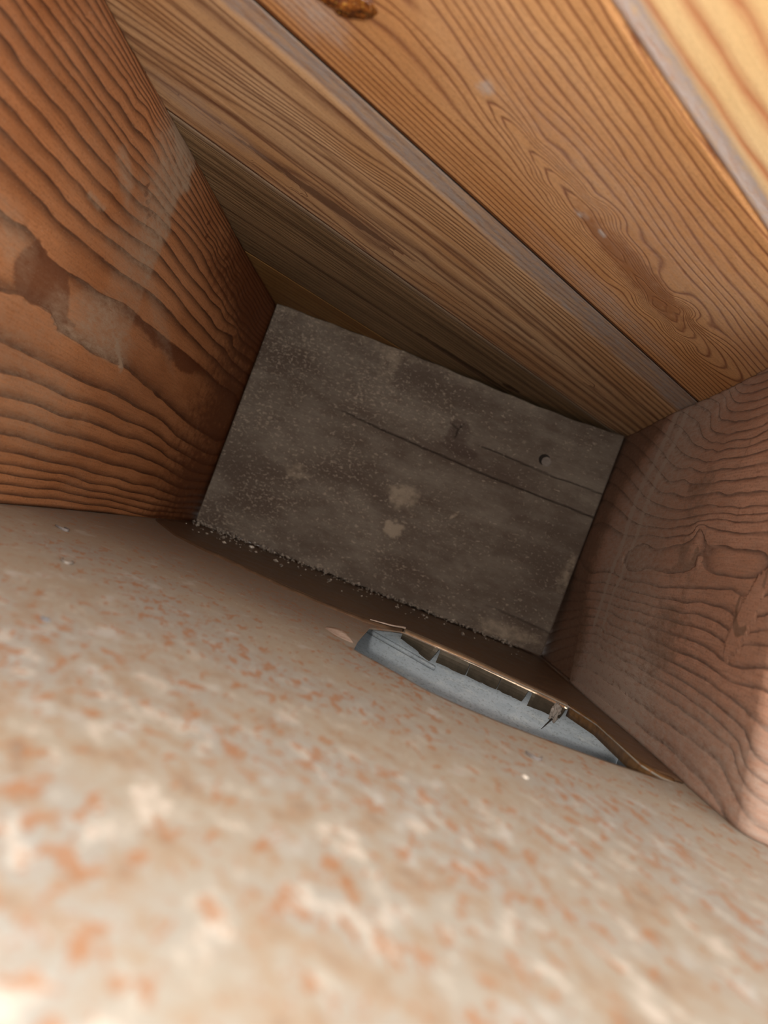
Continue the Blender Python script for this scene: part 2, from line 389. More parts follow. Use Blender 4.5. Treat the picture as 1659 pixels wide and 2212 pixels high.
class Mat:
    def __init__(self, name):
        self.m = bpy.data.materials.new(name); self.m.use_nodes = True
        self.nt = self.m.node_tree
        self.b = self.nt.nodes['Principled BSDF']
    def attr(self, name, vec=False):
        n = self.nt.nodes.new('ShaderNodeAttribute'); n.attribute_name = name
        return X(self.nt, n.outputs['Vector' if vec else 'Fac'])
    def obj(self):
        n = self.nt.nodes.new('ShaderNodeTexCoord'); return X(self.nt, n.outputs['Object'])
    def geo_pos(self):
        n = self.nt.nodes.new('ShaderNodeNewGeometry'); return X(self.nt, n.outputs['Position'])
    def sep(self, v):
        n = self.nt.nodes.new('ShaderNodeSeparateXYZ'); self.nt.links.new(v.s, n.inputs[0])
        return [X(self.nt, n.outputs[i]) for i in range(3)]
    def vec(self, x, y, z=0.0):
        n = self.nt.nodes.new('ShaderNodeCombineXYZ')
        for i, a in enumerate((x, y, z)):
            if isinstance(a, X): self.nt.links.new(a.s, n.inputs[i])
            else: n.inputs[i].default_value = a
        return X(self.nt, n.outputs[0])
    def noise(self, v, scale=1.0, detail=3.0, rough=0.55, dist=0.0):
        n = self.nt.nodes.new('ShaderNodeTexNoise')
        self.nt.links.new(v.s, n.inputs['Vector'])
        n.inputs['Scale'].default_value = scale; n.inputs['Detail'].default_value = detail
        n.inputs['Roughness'].default_value = rough; n.inputs['Distortion'].default_value = dist
        return X(self.nt, n.outputs['Fac'])
    def vor(self, v, scale=1.0, feature='F1', rnd=1.0, out='Distance'):
        n = self.nt.nodes.new('ShaderNodeTexVoronoi'); n.feature = feature
        self.nt.links.new(v.s, n.inputs['Vector']); n.inputs['Scale'].default_value = scale
        n.inputs['Randomness'].default_value = rnd
        return X(self.nt, n.outputs[out])
    def rgb(self, c):
        n = self.nt.nodes.new('ShaderNodeRGB'); n.outputs[0].default_value = (*c, 1); return X(self.nt, n.outputs[0])
    def mix(self, f, a, b):
        n = self.nt.nodes.new('ShaderNodeMix'); n.data_type = 'RGBA'; n.clamp_factor = True
        for sock, v in ((n.inputs[0], f), (n.inputs[6], a), (n.inputs[7], b)):
            if isinstance(v, X): self.nt.links.new(v.s, sock)
            elif isinstance(v, tuple): sock.default_value = (*v, 1)
            else: sock.default_value = v
        return X(self.nt, n.outputs[2])
    def out(self, color, rough=0.6, bump=None, bump_s=0.3, bump_d=0.001, metal=0.0, spec=0.4):
        def put(sock, v):
            if isinstance(v, X): self.nt.links.new(v.s, sock)
            elif isinstance(v, tuple): sock.default_value = (*v, 1)
            else: sock.default_value = v
        put(self.b.inputs['Base Color'], color)
        put(self.b.inputs['Roughness'], rough)
        put(self.b.inputs['Metallic'], metal)
        put(self.b.inputs['Specular IOR Level'], spec)
        if bump is not None:
            n = self.nt.nodes.new('ShaderNodeBump')
            n.inputs['Strength'].default_value = bump_s; n.inputs['Distance'].default_value = bump_d
            self.nt.links.new(bump.s, n.inputs['Height'])
            self.nt.links.new(n.outputs[0], self.b.inputs['Normal'])
        return self.m

def wood(name, early, early2, late, profile='saw', width=0.5, dust=(0.3, 0.25, 0.21), stain_shade=(0.06, 0.02, 0.008),
         wob=0.25, fibre=0.35, late_amt=0.9, relief=0.6, rough=0.62, fine=1.0, seed=0.0, line_noise=0.35, dust_fine=0.9, bands=0.0):
    """softwood with growth rings read from the board's own ring field"""
    M = Mat(name)
    bc = M.attr('bc', True); a, b, c = M.sep(bc)
    ph = M.attr('phase'); du = M.attr('dust'); st = M.attr('stain_shade')
    wv = M.noise(M.vec(a * 22.0 + seed, b * 75.0, c * 30.0), 1.0, 3.0, 0.6)
    wv2 = M.noise(M.vec(a * 90.0 + seed, b * 260.0, c * 30.0), 1.0, 2.0, 0.6)
    p = ph + (wv - 0.5) * (wob * 2) + (wv2 - 0.5) * (wob * 0.7)
    f = p.frac()
    if profile == 'saw':
        d = f.step(1.0 - width, 0.93).pow(1.6) * f.step(0.955, 1.0, 1.0, 0.0)
        core = f.step(0.84, 0.94) * f.step(0.955, 1.0, 1.0, 0.0)
    else:
        t = (f - 0.5).abs() * 2.0            # 1 at ring line
        d = t.step(1.0 - width, 1.0)
        core = t.step(0.82, 1.0)
    brk = M.noise(M.vec(a * 35.0 + seed * 3, p * 1.7, 0.0), 1.0, 3.0, 0.6)
    d = (d * 0.8 + core * 0.4).clamp() * (brk.step(0.22, 0.62) * line_noise + (1.0 - line_noise))
    fib = M.noise(M.vec(a * 40.0, b * 900.0 * fine, c * 900.0 + seed), 1.0, 4.0, 0.75)
    speck = M.noise(M.vec(a * 520.0, b * 700.0, seed), 1.0, 3.0, 0.7)
    low = M.noise(M.vec(a * 9.0 + seed, b * 22.0, c * 9.0), 1.0, 3.0, 0.55)
    col = M.mix(low.step(0.3, 0.7), early, early2)
    col = M.mix((fib.step(0.35, 0.75)) * fibre, col, tuple(x * 0.45 for x in early2))
    col = M.mix((speck.step(0.48, 0.70)) * fibre * 1.0, col, tuple(x * 0.4 for x in early2))
    if bands:
        bd = M.noise(M.vec(a * 1.3 + seed, b * bands, 2.0), 1.0, 3.0, 0.6)
        col = M.mix(bd.step(0.52, 0.66) * 0.75, col, late)
        col = M.mix(bd.step(0.44, 0.32) * 0.45, col, tuple(min(1, x * 1.25) for x in early))
    col = M.mix(d * late_amt, col, late)
    sn = M.noise(M.vec(a * 120.0, b * 160.0, 3.0 + seed), 1.0, 4.0, 0.65)
    stm = (st + (sn - 0.5) * 0.9 * st.step(0.02, 0.3)).step(0.3, 0.75)
    col = M.mix(stm * 0.85, col, stain_shade)
    dn = M.noise(M.vec(a * 120.0, b * 300.0, 9.0 + seed), 1.0, 6.0, 0.75)
    dum = (du * (1.0 + (dn - 0.5) * 4.0 * dust_fine)).clamp()
    col = M.mix(dum, col, dust)
    pale = M.noise(M.vec(a * 1500.0, b * 1500.0, 5.0), 1.0, 1.0, 0.5).step(0.70, 0.75)
    col = M.mix(pale * 0.5, col, (0.62, 0.5, 0.38))
    h = (d * -1.0 * relief) * (1.0 - dum * 0.7) + fib * 0.18 + speck * 0.12 + dn * dum * 0.3
    return M.out(col, rough=rough, bump=h, bump_s=0.6, bump_d=0.0014, spec=0.12)

# ------------------------------------------------------------------ materials
M_LEFT = wood('resinous_joist_wood', (0.46, 0.195, 0.082), (0.33, 0.125, 0.046), (0.05, 0.015, 0.007), 'saw', 0.7,
              dust=(0.36, 0.25, 0.17), stain_shade=(0.115, 0.034, 0.012), wob=0.10, fibre=0.45, relief=1.0, seed=1.0)
M_RIGHT = wood('rough_sawn_joist_wood', (0.47, 0.245, 0.16), (0.35, 0.17, 0.103), (0.09, 0.040, 0.026), 'saw', 0.45,
               dust=(0.41, 0.325, 0.27), stain_shade=(0.135, 0.066, 0.035), wob=0.13, fibre=0.6, late_amt=0.95, relief=0.9, seed=5.0, line_noise=0.6)
M_DECK2 = wood('honey_pine_board', (0.60, 0.325, 0.145), (0.52, 0.25, 0.095), (0.19, 0.062, 0.026), 'tri', 0.5,
               dust=(0.47, 0.40, 0.36), stain_shade=(0.27, 0.105, 0.034), wob=0.10, fibre=0.4, late_amt=0.85, relief=0.3, seed=9.0, fine=0.7)
M_DECK3 = wood('pale_pine_board', (0.82, 0.60, 0.33), (0.80, 0.54, 0.26), (0.50, 0.21, 0.095), 'tri', 0.75,
               dust=(0.55, 0.47, 0.44), wob=0.10, fibre=0.2, late_amt=0.95, relief=0.2, seed=13.0)
M_DECK1 = wood('striped_pine_board', (0.62, 0.41, 0.235), (0.55, 0.31, 0.145), (0.16, 0.068, 0.038), 'tri', 0.72,
               dust=(0.37, 0.31, 0.28), stain_shade=(0.16, 0.085, 0.05), wob=0.22, fibre=0.3, late_amt=0.8, relief=0.25, seed=17.0, bands=150.0)
M_DECK0 = wood('greying_pine_board', (0.36, 0.235, 0.125), (0.25, 0.165, 0.085), (0.075, 0.042, 0.022), 'tri', 0.8,
               dust=(0.32, 0.28, 0.25), stain_shade=(0.035, 0.018, 0.01), wob=0.35, fibre=0.4, late_amt=0.7, relief=0.25, seed=21.0, bands=120.0)
M_DECKM = wood('ochre_pine_board', (0.36, 0.20, 0.07), (0.28, 0.14, 0.045), (0.12, 0.055, 0.02), 'tri', 0.7,
               wob=0.35, fibre=0.4, late_amt=0.7, relief=0.25, seed=25.0)
M_PLAIN = wood('hidden_framing_wood', (0.30, 0.16, 0.08), (0.25, 0.12, 0.06), (0.1, 0.04, 0.02), 'tri', 0.6, seed=29.0)

def make_block_mat():
    M = Mat('weathered_block_wood')
    bc = M.attr('bc', True); a, b, c = M.sep(bc)
    ph = M.attr('phase'); du = M.attr('dust'); st = M.attr('stain_shade'); ck = M.attr('crack')
    low = M.noise(M.vec(a * 10.0, b * 18.0, 2.0), 1.0, 5.0, 0.65)
    mott = M.noise(M.vec(a * 60.0, b * 110.0, 4.0), 1.0, 4.0, 0.65)
    fib = M.noise(M.vec(a * 90.0, b * 900.0, c * 600.0), 1.0, 4.0, 0.7)
    p = ph + (M.noise(M.vec(a * 12.0, b * 40.0, 1.0), 1.0, 3.0, 0.6) - 0.5) * 0.9
    f = ((p.frac() - 0.5).abs() * 2.0).step(0.35, 1.0)
    col = M.mix(low.step(0.36, 0.64), (0.105, 0.078, 0.060), (0.205, 0.172, 0.138))
    col = M.mix(f * 0.16, col, (0.095, 0.062, 0.045))
    col = M.mix(mott.step(0.45, 0.75) * 0.45, col, (0.085, 0.058, 0.044))
    col = M.mix(mott.step(0.52, 0.3) * 0.0, col, (0.3, 0.24, 0.19))
    col = M.mix(fib.step(0.4, 0.7) * 0.35, col, (0.10, 0.075, 0.058))
    sn = M.noise(M.vec(a * 130.0, b * 170.0, 3.0), 1.0, 4.0, 0.65)
    stm = (st + (sn - 0.5) * 0.8 * st.step(0.02, 0.3)).step(0.3, 0.8)
    col = M.mix(stm * 0.7, col, (0.075, 0.05, 0.04))
    dum = (du + (sn - 0.5) * 1.3 * du.step(0.02, 0.25)).step(0.15, 0.95)
    col = M.mix(dum * 0.62, col, (0.43, 0.35, 0.26))
    # light frass and plaster specks, thicker towards the left end
    sv = M.noise(M.vec(a * 260.0, b * 430.0, 7.0), 1.0, 3.0, 0.65, 0.8)
    many = M.noise(M.vec(a * 18.0, b * 18.0, 8.0), 1.0, 2.0, 0.5) - a * 0.9
    sp = (sv + many * 0.20).step(0.68, 0.76)
    col = M.mix(sp * 0.55, col, (0.44, 0.36, 0.28))
    col = M.mix(ck, col, (0.02, 0.013, 0.010))
    h = f * -0.3 + fib * 0.35 + mott * 0.3 + sp * 0.6 - ck * 2.5
    return M.out(col, rough=0.85, bump=h, bump_s=0.5, bump_d=0.0010, spec=0.2)
M_BLOCK = make_block_mat()

def make_pan_mat():
    M = Mat('rusted_tin')
    pos = M.geo_pos(); x, y, z = M.sep(pos)
    wx = x + (M.noise(pos, 14.0, 2.0) - 0.5) * 0.02
    sk = M.vec(wx * 200.0 + y * 20.0, y * 105.0, 0.0)
    n1 = M.noise(sk, 1.0, 4.0, 0.66, 0.25)
    n2 = M.noise(M.vec(wx * 420.0, y * 230.0, 4.0), 1.0, 2.0, 0.6, 0.4)
    area = M.noise(M.vec(x * 16.0, y * 12.0, 2.0), 1.0, 3.0, 0.6)
    big = M.noise(M.vec(x * 95.0 + y * 30.0, y * 70.0, 6.0), 1.0, 4.0, 0.65)
    blue = M.noise(M.vec(x * 70.0, y * 40.0, 9.0), 1.0, 3.0, 0.55)
    col = M.mix(area.step(0.35, 0.65), (0.345, 0.305, 0.245), (0.325, 0.315, 0.285))
    col = M.mix(blue.step(0.58, 0.70) * 0.55, col, (0.46, 0.47, 0.46))
    rough_end = y.step(0.32, 0.12)
    col = M.mix(big.step(0.46, 0.62) * (rough_end * 0.5 + 0.25), col, (0.32, 0.225, 0.145))
    col = M.mix(big.step(0.46, 0.34) * (rough_end * 0.6 + 0.12), col, (0.58, 0.52, 0.45))
    col = M.mix(big.step(0.58, 0.68) * rough_end * 0.6, col, (0.22, 0.155, 0.115))
    # brown dirt film lying towards the closed end of the bay
    film = (y + (area - 0.5) * 0.10 - x * 0.22).step(0.33, 0.56)
    col = M.mix(film * 0.66, col, (0.20, 0.135, 0.095))
    r1 = (n1 + (area - 0.5) * 0.25).step(0.560, 0.605)
    r2 = (n2 + (area - 0.5) * 0.20).step(0.62, 0.68)
    col = M.mix(r1 * (0.75 - film * 0.25), col, (0.33, 0.155, 0.07))
    col = M.mix(r2 * 0.5, col, (0.31, 0.14, 0.065))
    sp = M.noise(M.vec(x * 900.0, y * 420.0, 3.0), 1.0, 1.0).step(0.74, 0.78)
    col = M.mix(sp * 0.6, col, (0.72, 0.64, 0.54))
    h = r1 * -0.4 + n2 * 0.3 + sp * 0.6 + big * 0.5
    return M.out(col, rough=0.62, bump=h, bump_s=0.25, bump_d=0.0008, metal=0.0, spec=0.35)
M_PAN = make_pan_mat()

def make_flange_mat():
    M = Mat('brown_tarnished_tin')
    pos = M.geo_pos(); x, y, z = M.sep(pos)
    n = M.noise(M.vec(x * 60.0, y * 60.0, z * 60.0), 1.0, 5.0, 0.65)
    s = M.noise(M.vec(x * 700.0, y * 350.0, z * 700.0), 1.0, 2.0, 0.6)
    col = M.mix(n.step(0.3, 0.7), (0.125, 0.075, 0.045), (0.20, 0.125, 0.075))
    col = M.mix(s.step(0.70, 0.76) * 0.7, col, (0.55, 0.45, 0.36))
    col = M.mix(s.step(0.34, 0.28) * 0.5, col, (0.05, 0.03, 0.02))
    return M.out(col, rough=n.step(0.2, 0.8, 0.34, 0.55), bump=n + s * 0.4, bump_s=0.2, bump_d=0.0006, metal=0.45, spec=0.5)
M_FLANGE = make_flange_mat()

def simple(name, c1, c2, scale, rough=0.6, metal=0.0, bump_s=0.3, spec=0.4):
    M = Mat(name)
    pos = M.geo_pos()
    n = M.noise(pos, scale, 4.0, 0.6); k = M.noise(pos, scale * 7, 2.0, 0.6)
    col = M.mix(n.step(0.3, 0.7), c1, c2)
    col = M.mix(k.step(0.58, 0.75) * 0.4, col, tuple(v * 0.6 for v in c1))
    return M.out(col, rough=rough, bump=n + k * 0.4, bump_s=bump_s, bump_d=0.0006, metal=metal, spec=spec)

def make_zinc():
    M = Mat('galvanized_zinc')
    pos = M.geo_pos(); x, y, z = M.sep(pos)
    sp = M.vor(M.vec(x * 90.0, y * 90.0, z * 180.0), 1.0, out='Color')
    n = M.noise(M.vec(x * 70.0, y * 70.0, z * 220.0), 1.0, 5.0, 0.7)
    k = M.noise(M.vec(x * 500.0, y * 500.0, z * 900.0), 1.0, 3.0, 0.6)
    r, g, b = M.sep(sp)
    col = M.mix(r, (0.40, 0.455, 0.50), (0.47, 0.52, 0.56))
    col = M.mix(n.step(0.5, 0.7) * 0.7, col, (0.60, 0.63, 0.62))
    col = M.mix(k.step(0.52, 0.68) * 0.6, col, (0.25, 0.27, 0.28))
    return M.out(col, rough=0.55, bump=n + k * 0.3, bump_s=0.3, bump_d=0.0008, metal=0.15, spec=0.4)
M_ZINC = make_zinc()
M_TAB = simple('dark_tin_tab', (0.085, 0.07, 0.05), (0.12, 0.098, 0.07), 160, 0.45, 0.5, 0.2)
M_LIP = simple('highlit_tin_fold', (0.70, 0.58, 0.42), (0.88, 0.76, 0.58), 220, 0.3, 0.9, 0.3)  # pale metal colour paints the bright highlight onto the fold
M_EDGE = simple('golden_rusted_tin', (0.16, 0.085, 0.035), (0.26, 0.145, 0.06), 180, 0.42, 0.4, 0.5)
M_PEEL = simple('peeled_coating', (0.40, 0.31, 0.25), (0.52, 0.42, 0.36), 300, 0.6, 0.0, 0.3)
M_GRIT = simple('plaster_grit', (0.07, 0.055, 0.042), (0.55, 0.48, 0.40), 420, 0.85, 0.0, 0.4)
M_CHIP = simple('white_plaster', (0.68, 0.62, 0.54), (0.75, 0.70, 0.62), 500, 0.8, 0.0, 0.4)
M_FLAKE = simple('grey_flake', (0.13, 0.115, 0.11), (0.21, 0.19, 0.18), 300, 0.6, 0.0, 0.4)
M_BLUE = simple('blue_grey_flake', (0.13, 0.16, 0.20), (0.20, 0.23, 0.27), 300, 0.6, 0.0, 0.4)
M_FLUFF = simple('grey_dust_fluff', (0.20, 0.175, 0.15), (0.30, 0.27, 0.24), 500, 0.95, 0.0, 0.8, 0.1)
M_NAIL = simple('dull_nail_steel', (0.17, 0.145, 0.125), (0.23, 0.195, 0.168), 400, 0.7, 0.1, 0.3)
M_BLACK = simple('flat_black', (0.012, 0.009, 0.007), (0.02, 0.014, 0.01), 400, 0.9, 0.0, 0.2)  # black for painted joint shade, nail ring and dust strand
def make_resin():
    M = Mat('amber_resin')
    pos = M.geo_pos()
    n = M.noise(pos, 260.0, 4.0, 0.65); k = M.noise(pos, 900.0, 2.0, 0.6)
    col = M.mix(n.step(0.35, 0.65), (0.055, 0.012, 0.004), (0.24, 0.08, 0.014))
    col = M.mix(k.step(0.6, 0.7) * 0.6, col, (0.60, 0.36, 0.06))
    return M.out(col, rough=0.18, bump=n + k * 0.5, bump_s=0.6, bump_d=0.0012, spec=0.6)
M_RESIN = make_resin()

# ------------------------------------------------------------------ subfloor boards overhead (the ceiling of the bay)
ceiling = empty('ceiling', (0, 0.4, ZD))
ceiling['kind'] = 'structure'
EDGE = [0.033, 0.1662, 0.2990, 0.4430, 0.5920, 0.735, 0.870]
f2 = fit_rings(BOARD2_RINGS, 0.45, 1.0, 3e-6)
f1 = fit_rings(BOARD1_RINGS, 0.25, 1.0, 1e-6)
f3 = fit_rings(BOARD3_RINGS, 0.4, 1.0, 1e-6)

def dk(l, n):
    return np.stack([l * C44 - n * S44, l * S44 + n * C44], -1)

def l_range(n0, n1):
    """stretch of a diagonal board that lies over the bay (x -0.25..0.21, y -0.2..0.86)"""
    ls = []
    for n in (n0, n1):
        for l in np.arange(-0.6, 1.2, 0.01):
            p = dk(np.array(l), np.array(n))
            if -0.26 <= p[0] <= 0.215 and 0.15 <= p[1] <= 0.86: ls.append(l)  # stops short out of view, opening added so room light reaches the pan
    return min(ls), max(ls)

def rnd_lines(seed, n0, n1, k):
    """irregular ring count across a plain straight-grained board"""
    r = np.random.RandomState(seed)
    t = np.linspace(n0, n1, 60)
    return lambda n: np.interp(n, t, np.cumsum(r.uniform(0.2, 1.8, 60) ** 1.5) * k)

for i in range(len(EDGE) - 1):
    n0, n1 = EDGE[i], EDGE[i + 1]
    l0, l1 = l_range(n0, n1)
    vis = i <= 4
    step = 0.0024 if i <= 4 else 0.03
    la = np.arange(l0, l1 + step, step * (1.3 if vis else 1))
    g0, g1 = (0.0013 if i == 2 else 0.0003), (0.0005 if i == 1 else 0.0003)
    nb = np.linspace(n0 + g0, n1 - g1, int((n1 - n0) / step) + 2)
    L, N = np.meshgrid(la, nb, indexing='ij')
    dust = np.zeros_like(L); stain_shade = np.zeros_like(L)
    mat = M_PLAIN
    dz = np.zeros_like(L)
    if i ==1:
        ph = f2(L, N); mat = M_DECK2
        stain_shade = 0.8 * blob(L, N, 0.330, 0.247, 0.075, 0.012, 0.02, 0.8)

        dust = 0.5 * blob(L, N, 0.112, 0.275, 0.022, 0.012, 0.2, 0.7) + 0.35 * blob(L, N, 0.36, 0.285, 0.06, 0.010, 0, 0.8)
        dust += 0.9 * blob(L, N, 0.268, 0.2455, 0.004, 0.0012, -0.1, 0.4) + 0.9 * blob(L, N, 0.284, 0.2450, 0.003, 0.001, 0, 0.4)
        dust += 0.8 * blob(L, N, 0.178, 0.2342, 0.003, 0.003, 0, 0.6)
        dust += 0.18 * blob(L, N, 0.30, 0.22, 0.12, 0.03, 0, 0.9)
    elif i ==2:
        ph = f1(L, N); mat = M_DECK1
        wid = 0.018 + 0.012 * sst(0.15, 0.5, L)
        tpos = (N - n0) / wid
        tpos = tpos + 0.35 * (fbm(L * 60, N * 200, 3) - 0.5)
        dust = (0.25 + 0.95 * fbm(L * 28, N * 170, 6)) * (1 - sst(0.75, 1.05, tpos))
        dz = 0.0007 * (1 - sst(0.8, 1.0, tpos))          # worn, slightly hollow strip along the joint
        dust += 0.35 * sst(n1 - 0.005, n1, N)
        stain_shade = 0.9 * blob(L, N, 0.238, 0.4125, 0.060, 0.0055, -0.05, 0.35)
        stain_shade += 0.0
        dust += 0.30 * blob(L, N, 0.150, 0.418, 0.03, 0.010, 0.05, 0.5)
        clear = blob(L, N, 0.40, 0.400, 0.115, 0.009, -0.11, 0.3, 0.15) + blob(L, N, 0.165, 0.4235, 0.06, 0.0085, 0.0, 0.3, 0.15)
        ph = np.where(clear > 0.5, 3.5, ph)
    elif i ==0:
        ph = f3(L, N); mat = M_DECK3
        dust = 0.9 * sst(n1 - 0.0105, n1 - 0.0085, N)
        dz = 0.0010 * sst(n1 - 0.009, n1 - 0.007, N)
    elif i ==3:
        ph = rnd_lines(3, n0, n1, 0.55)(N) + 0.004 * np.sin(L * 30); mat = M_DECK0
        dust = 0.25 * (1 - sst(n0 + 0.002, n0 + 0.010, N))
        stain_shade = 0.9 * blob(L, N, 0.50, 0.52, 0.07, 0.004, -0.05, 0.5) + 0.9 * blob(L, N, 0.545, 0.505, 0.014, 0.006, 0, 0.5)
        stain_shade += 0.35 * sst(n0 + 0.09, n1, N)
    elif i ==4:
        ph = rnd_lines(5, n0, n1, 0.30)(N); mat = M_DECKM
    else:
        ph = rnd_lines(7 + i, n0, n1, 0.4)(N)
    def pos(A, B, dz=dz):
        p = dk(A, B)
        return np.concatenate([p, (ZD + dz)[..., None]], -1)
    bo = slab('board', la, nb, pos, (0, 0, 0.022), mat, ceiling, dict(phase=ph, dust=dust, stain_shade=stain_shade), origin=(0, 0.4, ZD))
    if i == 1:
        board2 = bo

jp = []  # black strip painting the shade inside the open joint
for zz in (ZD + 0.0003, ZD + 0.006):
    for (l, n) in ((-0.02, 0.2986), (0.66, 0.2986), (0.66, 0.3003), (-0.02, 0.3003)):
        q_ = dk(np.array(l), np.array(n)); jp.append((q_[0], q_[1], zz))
jo = mesh_from('joint_shade', jp, [(0, 1, 2, 3), (4, 5, 6, 7), (0, 1, 5, 4), (1, 2, 6, 5), (2, 3, 7, 6), (3, 0, 4, 7)], M_BLACK, ceiling, False, (0, 0.4, ZD))
jo['label'] = 'black strip painted as shade in the open joint between boards'
# resin pocket bleeding from the knot of the wide honey board
def lumpy(name, loc, rx, ry, rz, mat, parent=None, amp=0.25, freq=3.0, seed=0, sub=3, origin=(0, 0, 0), rotz=0.0):
    bm = bmesh.new(); bmesh.ops.create_icosphere(bm, subdivisions=sub, radius=1.0)
    cr, sr = math.cos(rotz), math.sin(rotz)
    for v in bm.verts:
        k = 1 + amp * mnoise.noise(v.co * freq + Vector((seed * 7.1, seed * 3.3, 0)))
        p = Vector((v.co.x * rx * k, v.co.y * ry * k, v.co.z * rz * k))
        p = Vector((p.x * cr - p.y * sr, p.x * sr + p.y * cr, p.z))
        v.co = p + Vector(loc) - Vector(origin)
    me = bpy.data.meshes.new(name); bm.to_mesh(me); bm.free()
    me.polygons.foreach_set('use_smooth', [True] * len(me.polygons))
    o = link(name, me, mat, parent)
    if parent is None: o.location = origin
    return o
kx, ky = dk(np.array(0.1225), np.array(0.2583))
kn = lumpy('resin_knot', (kx, ky, ZD + 0.0005), 0.0125, 0.0075, 0.0035, M_RESIN, board2, 0.3, 2.5, 2, 4, origin=(0, 0.4, ZD), rotz=-0.15)
kn['label'] = 'glossy amber resin pocket'

# unseen layer added above the boards to block light through their gaps
light_cover = mesh_from('floor', [(x, y, z) for z in (ZD + 0.0225, ZD + 0.04) for (x, y) in ((-0.40, 0.17), (0.40, 0.17), (0.40, 1.0), (-0.40, 1.0))],
               [(0, 1, 2, 3), (4, 5, 6, 7), (0, 1, 5, 4), (1, 2, 6, 5), (2, 3, 7, 6), (3, 0, 4, 7)], M_PLAIN)
light_cover['kind'] = 'structure'

# ------------------------------------------------------------------ left joist
fl_ = fit_rings(LEFT_RINGS, 0.5, 1.0, 1e-7)
ya = np.concatenate([np.arange(0.12, 0.24, 0.02), np.arange(0.24, 0.78, 0.0016), np.arange(0.79, 0.87, 0.02)])
za = np.arange(0.0, 0.2335, 0.0020); za = np.append(za, 0.2336)
Y, Z = np.meshgrid(ya, za, indexing='ij')
ph = fl_(np.clip(Y, 0.2, 0.85), Z)
ph = np.maximum(ph, 0.12)
ph = np.where(Z > 0.222, ph + (Z - 0.222) * 120, ph)
inside = sst(1.02, 0.97, ph)                       # heart band around the knot
edge = 0.4655 + 0.05 * np.clip(Z - 0.19, 0, 1) + 0.016 * (fbm(Y * 20, Z * 130, 4) - 0.5)
dust = sst(0.395, 0.455, Y + 0.05 * (fbm(Y * 40, Z * 60, 5) - 0.5)) * (1 - sst(edge - 0.004, edge + 0.002, Y)) * (0.40 + 0.35 * sst(0.13, 0.2, Z)) * sst(0.10, 0.16, Z)
dust += 0.55 * blob(Y, Z, 0.425, 0.106, 0.042, 0.020, 0.0, 0.5) * inside
dust += 0.25 * blob(Y, Z, 0.37, 0.06, 0.06, 0.03, 0, 0.8)
dust += 0.45 * blob(Y, Z, 0.392, 0.186, 0.016, 0.006, -0.5, 0.5)
dust += 0.8 * stroke(Y, Z, STROKES['LJ_TEAR'], 0.0016, 0.0022) + 0.6 * stroke(Y, Z, STROKES['LJ_PALE'], 0.0014)
dust += 0.6 * blob(Y, Z, 0.436, 0.231, 0.012, 0.006, 0, 0.5) + 0.25 * blob(Y, Z, 0.50, 0.138, 0.05, 0.006, -0.4, 0.6)
dust += 0.3 * blob(Y, Z, 0.325, 0.120, 0.018, 0.010, -0.4, 0.6)
dust += 0.16 * fbm(Y * 25, Z * 60, 8) * (1 - sst(0.47, 0.6, Y))
stain_shade = 1.1 * blob(Y, Z, 0.360, 0.107, 0.028, 0.019, -0.30, 0.30, 0.35) * inside
stain_shade += 0.9 * blob(Y, Z, 0.535, 0.129, 0.07, 0.009, 0.02, 0.6) * inside + 0.5 * blob(Y, Z, 0.455, 0.091, 0.05, 0.006, 0.0, 0.6) * inside
stain_shade += 0.62 * sst(0.50, 0.74, Y) + 0.25 * sst(0.17, 0.2, Z) * sst(0.5, 0.56, Y)  # darkening towards the end block: light falloff painted into the wood
stain_shade += 0.35 * fbm(Y * 14, Z * 40, 9) ** 2
stain_shade += 1.0 * stroke(Y, Z, STROKES['LJ_CRACK'], 0.0008)
for k, (sy, sz) in enumerate(((0.4225, 0.1890), (0.4275, 0.1865), (0.4300, 0.1830), (0.4345, 0.1810), (0.4200, 0.1925), (0.519, 0.215), (0.524, 0.207), (0.575, 0.21), (0.583, 0.204), (0.58, 0.213))):
    stain_shade += 1.2 * blob(Y, Z, sy, sz, 0.0026, 0.0013, 0.6, 0.4, 0.2)
dx = -0.0012 * (np.abs(Z - 0.115) / 0.1) ** 2 + 0.0007 * np.sin(Y * 23 + Z * 40)
# rounded top arris
rel = np.where(ph - np.floor(ph) > 0.55, -0.0006 * ((ph - np.floor(ph)) - 0.55) / 0.45, 0)
dx = dx + rel
dx -= np.where(Z > 0.229, 0.35 * (Z - 0.229), 0)
left = slab('floor_joist', ya, za, lambda A, B: np.stack([XL + dx, A, ZP + B], -1), (-0.042, 0, 0), M_LEFT, None,
            dict(phase=ph, dust=dust, stain_shade=stain_shade), origin=(XL - 0.02, 0.35, ZP))
tag(left, 'reddish resinous floor joist with bold wavy growth rings and a pale scuffed band', 'joist')

# ------------------------------------------------------------------ right joist (cut end towards the eye)
fr_ = fit_rings(RIGHT_RINGS, 0.55, 1.0, 1e-7)
ya = np.concatenate([np.arange(0.0, 0.012, 0.0010), np.arange(0.012, 0.48, 0.0016), np.arange(0.49, 0.56, 0.02)])
za = np.arange(0.0, 0.2335, 0.0020); za = np.append(za, 0.2336)
S_, Z = np.meshgrid(ya, za, indexing='ij')
Yn = 0.3065 + 0.33 * Z                       # slanted saw cut at the near end
Y = Yn + S_
ph = np.maximum(fr_(np.clip(Y, 0.3, 0.8), Z), 0.12)
cyl = np.interp(Z, [0, 0.034, 0.0966, 0.13, 0.172, 0.2155, 0.2372], [0.585, 0.600, 0.652, 0.668, 0.652, 0.612, 0.597])
wv = 0.03 * (fbm(Y * 30, Z * 40, 21) - 0.5)
lft = np.interp(Z, [0, 0.05, 0.10, 0.15, 0.19, 0.22, 0.234], [0.44, 0.48, 0.525, 0.550, 0.535, 0.515, 0.48])
